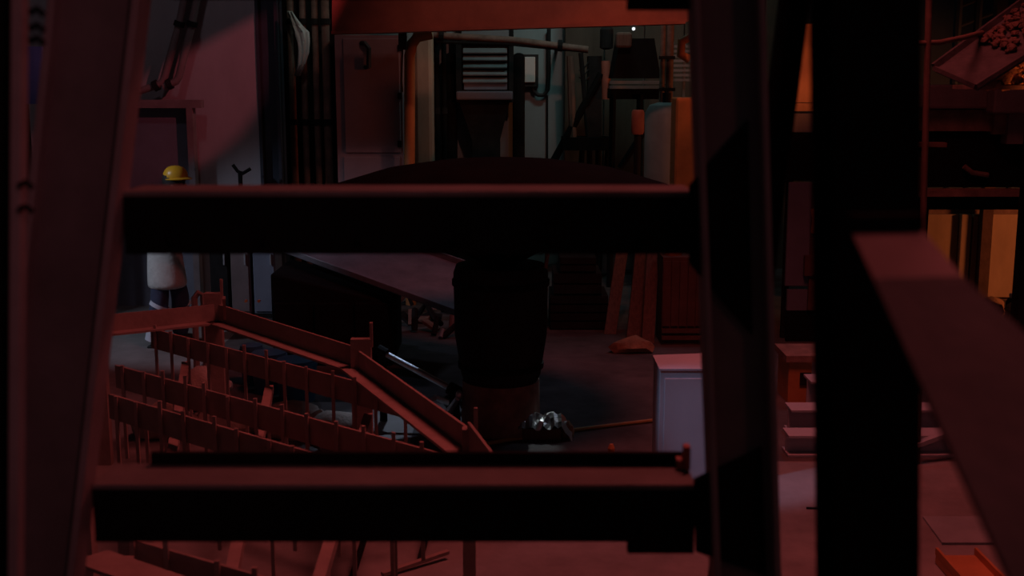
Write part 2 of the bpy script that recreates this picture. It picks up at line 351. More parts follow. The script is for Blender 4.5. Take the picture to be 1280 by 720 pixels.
# cream column
t = thing('cream_column', 'cream column at the left of the teal wall', 'column', (P(530, 200, 15.2).x, 15.2, 0))
xa_, xb_ = P(517, 120, 15.2).x, P(541, 120, 15.2).x
G().box((xa_, 15.2, 0), (xb_, 15.5, 4.6)).build('shaft', 'cream', t, bevel=.05); G().box((xa_ - .06, 15.14, 0), (xb_ + .06, 15.56, .35)).build('base', 'soot', t)
# louvred duct on the teal wall
Yl = 16.5
t = thing('louvred_duct', 'dark duct with a stack of horizontal louvres on the teal wall', 'duct', (P(606, 200, Yl).x, Yl, 0))
g = G(); pbox(g, 570, 34, 642, 128, Yl + .08, .42); g.build('housing', 'soot', t)
for s in ((570, 577), (636, 642)):
    g = G(); pbox(g, s[0], 52, s[1], 128, Yl - .02, .1); g.build('side_frame', 'soot', t)
g = G(); pbox(g, 577, 36, 636, 54, Yl, .08); g.build('head_panel', 'grey', t)
for k in range(5):
    y = 60 + k * 9.2
    a, b = P(579, y, Yl + .06), P(634, y, Yl + .06)
    G().hexa([a, b, b + Vector((0, .012, -.012)), a + Vector((0, .012, -.012))], [a + Vector((0, -.09, -.06)), b + Vector((0, -.09, -.06)), b + Vector((0, -.08, -.075)), a + Vector((0, -.08, -.075))]).build('louvre', 'grey', t)
g = G(); pbox(g, 580, 103, 634, 112, Yl + .02, .06); g.build('lower_slat', 'leaf', t)
g = G(); pbox(g, 570, 114, 641, 125, Yl - .14, .22); g.build('drip_tray', 'leaf', t, bevel=.02)
a, b, c_, d_ = P(574, 128, Yl), P(637, 128, Yl), P(625, 175, Yl), P(590, 175, Yl)
G().hexa([a, b, b + Vector((0, .45, 0)), a + Vector((0, .45, 0))], [d_, c_, c_ + Vector((0, .45, 0)), d_ + Vector((0, .45, 0))]).build('funnel', 'soot', t)
zb = d_.z
G().box((d_.x, Yl, 0), (c_.x, Yl + .45, zb)).build('downpipe', 'soot', t)
for x in ((556, 571, 66), (641, 656, 66)):
    g = G(); pbox(g, x[0], x[2], x[1], 330, Yl + .1, .3); g.build('side_shroud', 'black', t, bevel=.06)
# control box
t = thing('control_box', 'pale control box with a black frame and conduit on the teal wall', 'control box', (P(661, 105, 16.8).x, 16.8, P(661, 105, 16.8).z))
g = G(); pbox(g, 648, 68, 673, 108, 16.82, .18); g.build('back_box', 'rubber', t)
g = G(); pbox(g, 651, 71, 669, 103, 16.78, .045); g.build('cover', 'brightbox', t, bevel=.01)
G().tube([P(665, 107, 16.9), P(667, 114, 16.9), P(673, 119, 16.9), P(680, 119, 16.9), P(685, 112, 16.9), P(686, 90, 16.9), P(686, 36, 16.9)], .028, 8).build('conduit', 'rubber', t, smooth=True)
G().tube([P(655, 107, 16.9), P(653, 116, 16.9), P(648, 121, 16.9)], .025, 8).build('conduit', 'rubber', t, smooth=True)
tag(G().tube([P(684, 119, 16.96), P(684, 200, 16.96), P(684, 326, 16.96)], .016, 6).build('wall_conduit', 'rubber'), 'thin black conduit running down the teal wall', 'conduit')
# diagonal pipe run
t = thing('sloping_pipe', 'brown pipe sloping across the top of the teal wall', 'pipe', P(540, 44, 15.8))
G().tube([P(528, 43, 15.8), P(640, 50, 15.8), P(735, 62, 15.8)], .045, 10).build('pipe', 'rust', t, smooth=True)
G().tube([P(545, 52, 15.8), P(640, 55, 15.8), P(735, 64, 15.8)], .025, 8).build('branch_pipe', 'soot', t, smooth=True)
for x, y in ((552, 44), (700, 57)):
    G().bar(P(x, y, 15.8), (P(x, y, 15.8).x, 16.985, P(x, y, 15.8).z), .04, .04).build('wall_arm', 'soot', t)
    G().lathe([(.075, -.03), (.075, .03)], P(x, y, 15.8), 12, (1, 0, -.08)).build('pipe_clamp', 'soot', t)
# dark riser pipes left of the louvres
for i, (x, lab) in enumerate(((546, 'dark riser pipe next to the cream column'), (556, 'slimmer dark riser pipe nearer the louvred duct'))):
    p = P(x, 200, 16.1)
    t = thing('riser_pipe', lab, 'pipe', (p.x, 16.1, 0), 'riser pipes by the louvred duct')
    G().tube([(p.x, 16.1, 0), (p.x, 16.1, 4.4)], .05 - .015 * i, 10).build('pipe', 'black', t, smooth=True)
    for z in (.9, 2.2, 3.4): G().lathe([(.058 - .015 * i, -.04), (.058 - .015 * i, .04)], (p.x, 16.1, z), 12).build('coupling', 'soot', t)

# ---------------- clutter right of the teal wall
Yk = 15.75
t = thing('back_partition', 'shabby tan partition behind the pipework right of the teal wall', 'partition', (P(780, 200, 16.6).x, 16.6, 0))
x = P(706, 150, 16.6).x; xe = P(1000, 150, 16.6).x; k = 0
while x < xe:
    G().box((x, 16.6, 0), (min(x + .52, xe), 16.66, 4.4 - .05 * (k % 3))).build('board', 'dim', t); x += .54; k += 1
t = thing('machine_tripod', 'dark machine on raking tripod legs right of the teal wall', 'machine', (P(720, 320, Yk).x, Yk, 0))
def tri(name, x0, y0, x1, y1, r, m='black', dy=0):
    a, b = P(x0, y0, Yk), P(x1, y1, Yk + dy); return G().tube([a, b], r, 8).build(name, m, t)
tri('leg', 752, 92, 690, 205, .05); 
a = P(745, 190, Yk); 
for x0, x1 in ((728, 716), (737, 737), (748, 745), (760, 748)):
    p = P(x0, 185, Yk); q = P(x1, 330, Yk); q.z = 0; G().tube([p, q], .035, 8).build('leg', 'black', t)
g = G(); pbox(g, 703, 172, 762, 188, Yk - .1, .4); g.build('base_frame', 'black', t)
g = G(); pbox(g, 735, 70, 752, 178, Yk, .3); g.build('mast', 'soot', t)
tri('strut', 726, 66, 735, 172, .03, 'soot'); tri('strut', 713, 70, 716, 172, .05, 'wood')
for k in range(3): G().tube([P(724, 78 + 9 * k, Yk), P(731, 84 + 9 * k, Yk), P(736, 78 + 9 * k, Yk)], .014, 6).build('hose_loop', 'rubber', t, smooth=True)
G().tube([P(757, 76, Yk), P(758, 124, Yk)], .06, 10).build('gas_cylinder', 'redpaint', t, smooth=True)
G().lathe([(.03, 0), (.085, .02), (.085, .25), (.05, .3)], P(758, 62, Yk - .05), 14).build('valve', 'soot', t)
# black hopper platform
Yh = 15.0
t = thing('hopper_stand', 'black hopper on a railed steel stand high in the clutter', 'hopper', (P(800, 320, Yh).x, Yh, 0))
a = [P(775, 48, Yh), P(818, 48, Yh), P(826, 98, Yh), P(766, 98, Yh)]
G().prism(a, (0, .7, 0)).build('hopper_body', 'black', t)
for y, h in ((101, 4), (107, 4)):
    g = G(); pbox(g, 762, y, 832, y + h, Yh - .06, .06); g.build('rail', 'grey', t)
g = G(); pbox(g, 764, 111, 836, 124, Yh, .6); g.build('deck', 'black', t)
for x in (766, 800):
    p = P(x, 118, Yh); G().tube([p, (p.x, Yh + .1, 0)], .04, 8).build('leg', 'black', t)
tri_a = P(800, 130, Yh); G().tube([P(830, 126, Yh), P(775, 210, Yh)], .04, 8).build('brace', 'black', t)
g = G(); pbox(g, 770, 40, 790, 60, Yh - .15, .14); g.build('motor', 'wood', t, bevel=.03)
o = thing('bulkhead_lamp', 'tiny white lit lamp just under the red girder', 'lamp', P(792, 36, 13.1))
G().blob(P(792, 36, 13.1), (.018, .018, .018), 1, 0, 2).build('bulb', 'lampglass', o, smooth=True)
G().bar(P(792, 34, 13.1), P(792, 20, 13.1), .03, .1, (0, 1, 0)).build('stem', 'rubber', o)
# vertical pipes and mesh screen right
t = thing('pipe_bundle', 'red brown upright pipes left of the wire screen', 'pipes', (P(838, 200, 14.65).x, 14.65, 0))
for x, r in ((829, .035), (838, .045)):
    p = P(x, 40, 14.65); G().tube([(p.x, 14.65, 0), (p.x, 14.65, p.z + .6)], r, 10).build('pipe', 'rust', t, smooth=True)
for y in (70, 110, 150):
    g = G(); pbox(g, 824, y, 844, y + 4, 14.57, .05); g.build('pipe_strap', 'soot', t)
t = thing('wire_screen', 'grey-green barred screen under the girder end', 'screen', P(852, 110, 15.0))
for k in range(8):
    y = 58 + 6 * k; G().bar(P(840, y, 15.0), P(885, y, 15.0), .02, .03).build('slat', 'grey', t)
for x in (841, 856, 882): G().bar(P(x, 52, 15.03), (P(x, 52, 15.03).x, 15.03, 0), .03, .03, (0, 1, 0)).build('upright', 'grey', t)
# grey tank
cx = P(832, 180, 14.2).x
t = thing('grey_tank', 'pale grey upright tank left of the orange locker', 'tank', (cx, 14.2, 0))
zt = P(832, 128, 14.2).z
G().lathe([(.23, .1), (.25, .12), (.25, zt - .12), (.2, zt - .03), (.1, zt)], (cx, 14.2, 0), 24).build('shell', 'grey', t, smooth=True)
G().lathe([(.27, 0), (.27, .1)], (cx, 14.2, 0), 24).build('skirt', 'soot', t); G().lathe([(.05, 0), (.05, .12)], (cx, 14.2, zt - .01), 10).build('nozzle', 'soot', t)
# short orange roller post
q = P(797, 168, 13.9); T = thing('roller_post', 'short orange cylinder on a dark post left of the grey tank', 'post', (q.x, 13.9, 0))
G().lathe([(.0, 0), (.06, 0), (.075, .03), (.075, .25), (.06, .28), (0, .28)], q, 14).build('roller', 'redpaint', T, smooth=True); G().tube([(q.x, 13.9, 0), q], .04, 10).build('stem', 'soot', T)
# orange locker next to it
x0, x1 = P(844, 170, 13.2).x, P(905, 170, 13.2).x; zt = P(850, 122, 13.2).z
t = thing('orange_locker', 'orange steel locker at the right end of the bay', 'locker', (x0, 13.2, 0))
G().box((x0, 13.2, .05), (x1, 13.6, zt)).build('body', 'orange', t, bevel=.02)
G().box((x0 + .02, 13.18, .1), ((x0 + x1) / 2 - .01, 13.2, zt - .03)).build('door', 'orange', t); G().box(((x0 + x1) / 2 + .01, 13.18, .1), (x1 - .02, 13.2, zt - .03)).build('door', 'orange', t)
G().box((x0, 13.2, 0), (x1, 13.6, .05)).build('plinth', 'soot', t)
G().tube([P(866, 45, 13.4), P(852, 52, 13.4), P(851, 68, 13.4), P(862, 74, 13.4)], .05, 10).build('hook', 'orange', t, smooth=True)

# ================================================================== LEFT WALL things
Yw = 13.8
def elbow(name, pts, r, lab):
    t = thing(name, lab, 'pipe', P(*pts[-1], Yw), 'red wall pipes')
    G().tube([P(x, y, Yw) for x, y in pts], r, 10).build('pipe', 'oxide', t, smooth=True)
    for i in (1, len(pts) - 2): G().lathe([(r + .02, -.03), (r + .02, .03)], P(*pts[i], Yw), 12, P(*pts[i + 1 if i == 1 else i], Yw) - P(*pts[i if i == 1 else i - 1], Yw)).build('collar', 'soot', t)
    G().bar(P(*pts[1], Yw), P(*pts[1], Yw + .2), .04, .04).build('wall_bracket', 'soot', t)
elbow('wall_pipe', [(236, -30), (224, 30), (206, 95), (203, 103), (195, 107), (150, 122)], .042, 'left of the two dark red pipes sloping down the pink wall')
elbow('wall_pipe', [(252, -30), (240, 30), (224, 95), (220, 102), (212, 105), (204, 108)], .042, 'right of the two dark red pipes sloping down the pink wall')
t = thing('door_frame', 'brown steel door frame standing before the pink wall', 'door frame', (P(200, 300, 13.7).x, 13.7, 0))
zt = P(210, 125, 13.7).z; xl_, xr_ = P(120, 200, 13.7).x, P(243, 200, 13.7).x
G().box((xl_, 13.7, zt - .09), (xr_ + .1, 13.85, zt)).build('head', 'oxide', t); G().box((xr_ - .07, 13.7, 0), (xr_, 13.85, zt - .09)).build('jamb', 'oxide', t); G().box((xl_, 13.7, 0), (xl_ + .07, 13.85, zt - .09)).build('jamb', 'oxide', t)
G().box((xl_ + .07, 13.84, 0), (xr_ - .07, 13.93, zt - .09)).build('door_leaf', 'leaf', t)
o = thing('small_valve', 'small black valve with a forked handle low on the pink wall', 'valve', P(300, 226, 13.6))
G().tube([(P(300, 214, 13.6).x, 13.6, 0), P(300, 214, 13.6)], .025, 8).build('stem', 'black', o)
G().tube([P(291, 206, 13.6), P(297, 214, 13.6), P(303, 217, 13.6), P(313, 211, 13.6)], .02, 8).build('handle', 'black', o, smooth=True)
# alcove: pipes and white sheet
Ya = 14.8
xs0, xs1 = P(335, 150, 15.1).x, P(421, 150, 15.1).x
T = thing('alcove_dark_sheet', 'dark sheet added for shade behind the upright alcove pipes', 'screen', (xs0, 15.1, 0))  # dark sheet added where the alcove lies in shade
G().box((xs0, 15.1, 0), (xs1, 15.14, 5.2)).build('sheet', 'soot', T)
for k in range(4): G().box((xs0, 15.06, .4 + 1.4 * k), (xs1, 15.1, .46 + 1.4 * k)).build('rail', 'soot', T)
for i, (x, r, lab) in enumerate(((366, .045, 'leftmost upright alcove pipe beside the blue-black column'), (381, .04, 'second upright alcove pipe from the blue-black column'), (396, .04, 'third upright alcove pipe from the blue-black column'), (409, .05, 'rightmost upright alcove pipe next to the red cabinet'))):
    p = P(x, 120, Ya); t = thing('alcove_pipe', lab, 'pipe', (p.x, Ya, 0), 'upright pipes in the alcove')
    G().tube([(p.x, Ya, 0), (p.x, Ya, 5)], r, 10).build('pipe', 'rust', t, smooth=True)
    for z in (.8, 2.1, 3.3): G().lathe([(r + .014, -.035), (r + .014, .035)], (p.x, Ya, z), 12).build('flange', 'soot', t)
G_ = G(); pts = []
base = [(362, 14, 4), (366, 22, 5), (371, 32, 8), (376, 40, 11), (379, 52, 8), (380, 66, 6), (378, 80, 5), (372, 95, 4)]
vs = []; fs = []
for i, (x, y, wd) in enumerate(base):
    for k in range(7):
        u = k / 6 - .5
        q = P(x + wd * 1.7 * u, y, Ya - .14); q.y += .03 * math.sin(k * 2.1 + i) ; vs.append(q)
for i in range(len(base) - 1):
    for k in range(6): fs.append((i * 7 + k, i * 7 + k + 1, i * 7 + k + 8, i * 7 + k + 7))
o = G().add(vs, fs).build('hanging_cloth', 'white', smooth=True); sm = o.modifiers.new('thick', 'SOLIDIFY'); sm.thickness = .02
tag(o, 'crumpled white cloth hanging among the alcove pipes', 'cloth')
# blue container far left
t = thing('blue_panel', 'narrow blue sheet glimpsed between post and trestle at far left', 'panel', (P(40, 200, 12.5).x, 12.5, 0))
g = G(); pbox(g, 22, 58, 54, 130, 12.5, .06); g.build('sheet', 'bluesheet', t); 
p = P(40, 150, 12.5)
for dx in (-.1, .1): G().box((p.x + dx - .03, 12.56, 0), (p.x + dx + .03, 12.62, p.z + .3)).build('leg', 'soot', t)

# ================================================================== WORKER
pw = Fz(211, 431); px, py_ = pw.x, pw.y
T = thing('person', 'worker in a yellow hard hat, pale jacket and navy trousers behind the rack', 'person', (px, py_, 0))
def skin(name, m, verts, edges, parent, root=0, sub=2):
    me = bpy.data.meshes.new(name); me.from_pydata([v[0] for v in verts], edges, [])
    o = bpy.data.objects.new(name, me); C.objects.link(o); o.parent = parent; me.materials.append(M[m])
    md = o.modifiers.new('skin', 'SKIN'); md.use_smooth_shade = True
    for i, v in enumerate(verts):
        r = v[1]; me.skin_vertices[0].data[i].radius = r if isinstance(r, tuple) else (r, r)
        me.skin_vertices[0].data[i].use_root = (i == root)
    s = o.modifiers.new('sub', 'SUBSURF'); s.levels = sub; s.render_levels = sub
    dg = bpy.context.evaluated_depsgraph_get()
    nm = bpy.data.meshes.new_from_object(o.evaluated_get(dg)); o.modifiers.clear(); o.data = nm
    for p in nm.polygons: p.use_smooth = True
    if not nm.materials: nm.materials.append(M[m])
    return o
# local frame: +x image right (he faces right and a little away), +z up
bv = [((0, 0, .93), (.11, .10)), ((.02, 0, 1.12), (.125, .10)), ((.04, 0, 1.33), (.15, .10)), ((.07, 0, 1.45), (.07, .07)), ((.10, 0, 1.53), (.052, .055)),
      ((.14, 0, 1.60), (.085, .075)), ((.155, 0, 1.66), (.085, .075)), ((.15, 0, 1.70), (.06, .055)),
      ((.04, -.19, 1.38), .062), ((.09, -.24, 1.14), .048), ((.30, -.22, 1.03), .038), ((.36, -.21, 1.02), (.026, .036)),
      ((.04, .19, 1.38), .062), ((.10, .23, 1.14), .048), ((.32, .17, 1.05), .038), ((.38, .16, 1.04), (.026, .036)),
      ((-.03, -.05, .84), .07), ((-.04, -.08, .50), .05), ((-.10, -.11, .12), .038),
      ((.05, .05, .84), .07), ((.12, .08, .50), .05), ((.09, .12, .12), .038)]
be = [(0, 1), (1, 2), (2, 3), (3, 4), (4, 5), (5, 6), (6, 7), (2, 8), (8, 9), (9, 10), (10, 11), (2, 12), (12, 13), (13, 14), (14, 15), (0, 16), (16, 17), (17, 18), (0, 19), (19, 20), (20, 21)]
for hx, hy, hz in ((.36, -.21, 1.02), (.38, .16, 1.04)):   # five fingers each, rooted in the palm
    pi = 11 if hy < 0 else 15
    for k, (dy, ln) in enumerate(((-.03, .065), (-.01, .078), (.01, .072), (.03, .055))):
        i = len(bv); bv += [((hx + .04, hy + dy, hz), .010), ((hx + .04 + ln * .55, hy + dy, hz - .008), .009), ((hx + .035 + ln * .8, hy + dy, hz - .035), .008)]
        be += [(pi, i), (i, i + 1), (i + 1, i + 2)]
    i = len(bv); sg = 1 if hy < 0 else -1
    bv += [((hx + .01, hy + sg * .045, hz + .01), .011), ((hx + .045, hy + sg * .06, hz), .009)]; be += [(pi, i), (i, i + 1)]
skin('body', 'skin', bv, be, T)
skin('jacket', 'jacket', [((.02, 0, .57), (.205, .205)), ((.02, 0, .62), (.21, .21)), ((.0, 0, .95), (.18, .155)), ((.02, 0, 1.14), (.17, .145)), ((.04, 0, 1.34), (.19, .135)), ((.065, 0, 1.44), (.09, .085)),
     ((.04, -.2, 1.39), .085), ((.09, -.25, 1.14), .068), ((.28, -.225, 1.035), .052), ((.04, .2, 1.39), .085), ((.10, .24, 1.14), .068), ((.30, .175, 1.055), .052)],
     [(0, 1), (1, 2), (2, 3), (3, 4), (4, 5), (4, 6), (6, 7), (7, 8), (4, 9), (9, 10), (10, 11)], T)
tr = skin('trousers', 'navy', [((0, 0, .90), (.10, .10)), ((-.03, -.05, .80), .08), ((-.04, -.08, .50), .095), ((-.08, -.10, .25), .092), ((-.10, -.11, .07), .085),
     ((.05, .05, .80), .08), ((.12, .08, .50), .095), ((.10, .10, .25), .09), ((.09, .12, .07), .085)], [(0, 1), (1, 2), (2, 3), (3, 4), (0, 5), (5, 6), (6, 7), (7, 8)], T)
def band(c, r, axis, parent, wd=.03):
    g = G(); g.lathe([(r, -wd), (r + .004, -wd), (r + .004, wd), (r, wd), (r, -wd)], Vector(c) + T.location, 20, axis)
    return g.build('reflective_band', 'reflect', parent, smooth=True)
band((-.04, -.112, .42), .095, (.5, .1, 1), tr, .02); band((-.07, -.115, .28), .092, (-.5, .1, 1), tr, .02); band((.12, .12, .38), .092, (-.4, 0, 1), tr, .022)
band((-.095, -.118, .12), .088, (.25, 0, 1), tr, .05)
for bx_, by_ in ((-.11, -.12), (.08, .13)):
    bo = skin('boot', 'boot', [((bx_, by_, .16), .062), ((bx_, by_, .06), (.06, .055)), ((bx_ + .10, by_, .05), (.045, .05)), ((bx_ + .19, by_, .045), (.034, .045))], [(0, 1), (1, 2), (2, 3)], T)
    G().box((px + bx_ - .06, py_ + by_ - .048, 0), (px + bx_ + .235, py_ + by_ + .048, .022)).build('sole', 'rubber', bo, bevel=.01)
hc = Vector((px + .15, py_, 1.655))
G().lathe([(.098, -.075), (.112, 0), (.108, .05), (.09, .075), (.06, .08)], hc + Vector((-.02, 0, -.01)), 18, sy=.9).build('hair', 'hair', T, smooth=True)
he = G().lathe([(.118, 0), (.122, .02), (.117, .055), (.10, .09), (.07, .115), (.035, .127), (.0, .13)], hc + Vector((0, 0, .01)), 24, sy=.85).build('hard_hat', 'helmet', T, smooth=True)
G().lathe([(.114, .0), (.138, -.008), (.14, .0), (.115, .014)], hc + Vector((.02, 0, .012)), 24, sy=.85).build('brim', 'helmet', he, smooth=True)
for s in (-.025, .025): G().bar(hc + Vector((-.08, s, .085)), hc + Vector((.08, s, .085)), .012, .07, (0, 0, 1)).build('ridge', 'helmet', he, bevel=.005)
fx = hc + Vector((.098, 0, -.06))
G().hexa([fx + Vector((-.03, -.016, -.02)), fx + Vector((.02, -.008, -.02)), fx + Vector((.02, .008, -.02)), fx + Vector((-.03, .016, -.02))], [fx + Vector((-.03, -.008, .035)), fx + Vector((-.012, -.004, .035)), fx + Vector((-.012, .004, .035)), fx + Vector((-.03, .008, .035))]).build('nose', 'skin', T, smooth=True, bevel=.004)
for s in (-1, 1):
    G().blob(hc + Vector((-.015, s * .083, -.045)), (.028, .012, .038), 3, .05, 2).build('ear', 'skin', T, smooth=True)
    G().blob(hc + Vector((.072, s * .032, -.03)), (.012, .014, .010), 3, 0, 2).build('eye', 'hair', T, smooth=True)
G().bar(hc + Vector((.078, -.025, -.11)), hc + Vector((.078, .025, -.11)), .012, .01).build('mouth', 'rust', T)

# ================================================================== RACK (lower left)
ZR = .92
T = thing('pin_rack', 'large red steel rack of parallel bars and upright pins in the lower left', 'rack', (Fz(350, 500, ZR).x, Fz(350, 500, ZR).y, 0))
def W(px, py, z=ZR): return Fz(px, py, z)
def angle_beam(pa, pb, h=.13, fl=.11):      # web plate with a lit foot flange on the near side
    d = (pb - pa).normalized(); sd = Vector((d.y, -d.x, 0)).normalized()
    if sd.y > 0: sd = -sd
    o = G().hexa([pa, pb, pb + sd * .014, pa + sd * .014], [p + Vector((0, 0, h)) for p in (pa, pb, pb + sd * .014, pa + sd * .014)]).build('edge_beam', 'rack', T)
    G().hexa([pa, pb, pb + sd * fl, pa + sd * fl], [p + Vector((0, 0, .014)) for p in (pa, pb, pb + sd * fl, pa + sd * fl)]).build('foot_flange', 'rack', o)
    return o
def post(p, h0, h1, w=.12):
    o = G().box((p.x - w / 2, p.y - .03, h0), (p.x + w / 2, p.y + .03, h1)).build('corner_post', 'rack', T)
    G().box((p.x + w / 2 - .005, p.y - .02, h1 - .05), (p.x + w / 2 + .012, p.y + .0, h1 + .10)).build('ear', 'rack', o)
Apt, Bpt, Cpt, Dpt = W(120, 418), W(274, 402), W(447, 460), W(588, 566)
angle_beam(Apt, Bpt); angle_beam(Bpt, Cpt); angle_beam(Cpt, Dpt, .12)
E2 = W(640, 640); angle_beam(Dpt, E2, .15)
post(W(268, 402), 0, ZR + .21); post(W(452, 462), 0, ZR + .19); post(W(586, 566), 0, ZR + .12, .06); post(Apt, 0, ZR + .2)
G().bar(W(272, 398, ZR + .12) + Vector((.05, 0, 0)), W(280, 372, ZR + .34), .02, .02).build('spike', 'rack', T)
slats = [((190, 410), (520, 495)), ((146, 456), (560, 568)), ((138, 492), (500, 596)), ((150, 668), (420, 745))]
SD = None
for si, (a, b) in enumerate(slats):
    pa, pb = W(*a), W(*b); pa.z = pb.z = ZR - .14; d = (pb - pa); L_ = d.length; d.normalize(); sd = Vector((d.y, -d.x, 0)).normalized()
    if sd.y > 0: sd = -sd
    G().hexa([pa, pb, pb + sd * .014, pa + sd * .014], [p + Vector((0, 0, .14)) for p in (pa, pb, pb + sd * .014, pa + sd * .014)]).build('rack_bar', 'rack', T)
    n = int(L_ / .21)
    for k in range(n + 1):
        q = pa + d * (.1 + .21 * k + random.uniform(-.03, .03)) + sd * .03
        if (q - pa).length > L_: continue
        z0_, z1_ = ZR - random.uniform(.45, .7), ZR + random.uniform(.0, .06)
        G().box((q.x - .009, q.y - .009, z0_), (q.x + .009, q.y + .009, z1_)).build('pin', 'rack', T)
# lower rails that carry the pins, and cross ties
for a, b in (((160, 520), (560, 640)),):
    pa, pb = W(*a, .5), W(*b, .5); G().bar(pa, pb, .03, .06).build('lower_rail', 'rack', T)
for f in (.15, .5, .85):
    pa = W(*slats[0][0]).lerp(W(*slats[0][1]), f); pb = W(*slats[-1][0]).lerp(W(*slats[-1][1]), f)
    G().bar(pa + Vector((0, 0, -.2)), pb + Vector((0, 0, -.2)), .05, .05).build('cross_tie', 'rack', T)
pa, pb = W(135, 692), W(300, 748)
G().hexa([pa, pb, pb + Vector((-.1, -.1, 0)), pa + Vector((-.1, -.1, 0))], [p + Vector((0, 0, .014)) for p in (pa, pb, pb + Vector((-.1, -.1, 0)), pa + Vector((-.1, -.1, 0)))]).build('near_flange', 'rack', T)
for x, y in ((150, 700), (470, 745), (100, 560)):
    p = W(x, y); G().box((p.x - .04, p.y - .04, 0), (p.x + .04, p.y + .04, ZR)).build('leg', 'rack', T)
# things lying under the rack
sk = [((255, 470), (.26, .2, .22), 'plump brown sack under the rack, near its back corner'), ((290, 500), (.28, .22, .16), 'flat brown sack under the middle of the rack'),
      ((365, 505), (.26, .2, .18), 'brown sack under the rack just in front of the blue tubs'), ((425, 510), (.25, .2, .15), 'brown sack under the right side of the rack'), ((205, 505), (.25, .2, .17), 'brown sack under the left side of the rack')]
for i, ((x, y), r, lab) in enumerate(sk):
    p = Fz(x, y + 40, 0); r = tuple(v * .88 for v in r); o = thing('sack', lab, 'sack', p, 'sacks under the rack')
    G().blob(p + Vector((0, 0, r[2] * .7)), r, i, .12, 3, flat=.7).build('bag', 'sack', o, smooth=True)
    G().blob(p + Vector((r[0] * .8, -.04, r[2] * 1.0)), (.07, .05, .06), i + 9, .3, 2).build('tied_neck', 'sack', o, smooth=True)
for i, (x, y, r, lab) in enumerate(((316, 480, .10, 'smallest blue tub under the rack, leftmost of three'), (338, 490, .15, 'middle blue tub under the rack'), (372, 500, .17, 'dark blue tub under the rack, rightmost of three'))):
    p = Fz(x, y, .0); o = thing('tub', lab, 'tub', p, 'blue tubs under the rack')
    G().lathe([(r * .85, 0), (r, .3), (r * 1.03, .3), (r * 1.03, .33), (r * .9, .33), (r * .8, .05)], p, 20).build('tub_body', 'bluedrum', o, smooth=True)
    G().lathe([(r * .97, .31), (r * .97, .35), (r * .2, .37)], p, 20).build('lid', 'bluedrum', o, smooth=True)
tag(G().tube([W(232, 475, .5), W(250, 500, .3), W(262, 512, .1), W(290, 520, .03)], .018, 8).build('black_hose', 'rubber', smooth=True), 'short black hose drooping off the rack onto a sack', 'hose')
pk = Fz(480, 580); o = thing('grey_bundle', 'grey metal bundle under the right corner of the rack', 'bundle', pk)
for k in range(4): G().tube([pk + Vector((-.5 + .03 * k, .35 - .09 * k, .08 + .05 * (k % 2))), pk + Vector((.5, -.3 - .09 * k, .08 + .05 * (k % 2)))], .05, 10).build('pipe_length', 'chute', o, smooth=True)
# loose offcuts at the near edge of the rack
for i, (a, b, lab) in enumerate((((525, 700), (548, 672), 'dark bent rod lying near the bottom edge of the view'), ((440, 722), (470, 690), 'dark rod propped beside the nearest rack bar'), ((478, 718), (560, 694), 'pale offcut strip lying near the bottom edge of the view'))):
    pa, pb = Fz(*a, .02), Fz(*b, .02); pb.z = .3 if i < 2 else .04
    tag(G().bar(pa, pb, .03, .02).build('steel_offcut', 'soot' if i < 2 else 'rack'), lab, 'offcut', 'steel offcuts by the rack')

# ================================================================== CENTRE FLOOR
# mushroom-shaped machine
pm = Fz(624, 546); cx, cy = P(626, 400, 8.8).x, 8.8
T = thing('domed_machine', 'dark domed machine on a tapering drum in the middle of the floor', 'machine', (cx, cy, 0))
zc = P(626, 196, cy).z; zr = P(626, 232, cy).z; zs = P(626, 332, cy).z; zm = P(626, 482, cy - .2).z
G().lathe([(.27, .0), (.30, .02), (.29, zm)], (cx, cy, 0), 32).build('pedestal', 'rust', T, smooth=True)
G().lathe([(.27, zm - .02), (.30, zm + .05), (.345, zm + .35), (.352, zs - .05), (.33, zs + .01)], (cx, cy, 0), 32).build('drum', 'soot', T, smooth=True)
G().lathe([(.10, zs), (.10, zr)], (cx, cy, 0), 16).build('neck', 'black', T)
G().lathe([(1.22, zr - .03), (1.25, zr), (1.15, zr + .03), (.85, zr + .12), (.45, zc - .03), (.0, zc)], (cx, cy, 0), 48).build('dome', 'tar', T, smooth=True)
for k in range(8):
    a = k * math.pi / 4 + .2; c_, s_ = math.cos(a), math.sin(a)
    G().bar((cx + .1 * c_, cy + .1 * s_, zs + .03), (cx + 1.1 * c_, cy + 1.1 * s_, zr - .02), .03, .05).build('dome_rib', 'black', T)
for z, r_ in ((zm + .12, .31), (zs - .12, .351)): G().lathe([(r_ - .01, -.02), (r_ + .012, -.02), (r_ + .012, .02), (r_ - .01, .02), (r_ - .01, -.02)], (cx, cy, z), 32).build('hoop', 'black', T)
G().tube([(cx + .33, cy - .12, zs), (cx + .37, cy - .1, zs + .3), (cx + .3, cy, zr)], .015, 8).build('cable', 'rust', T, smooth=True)
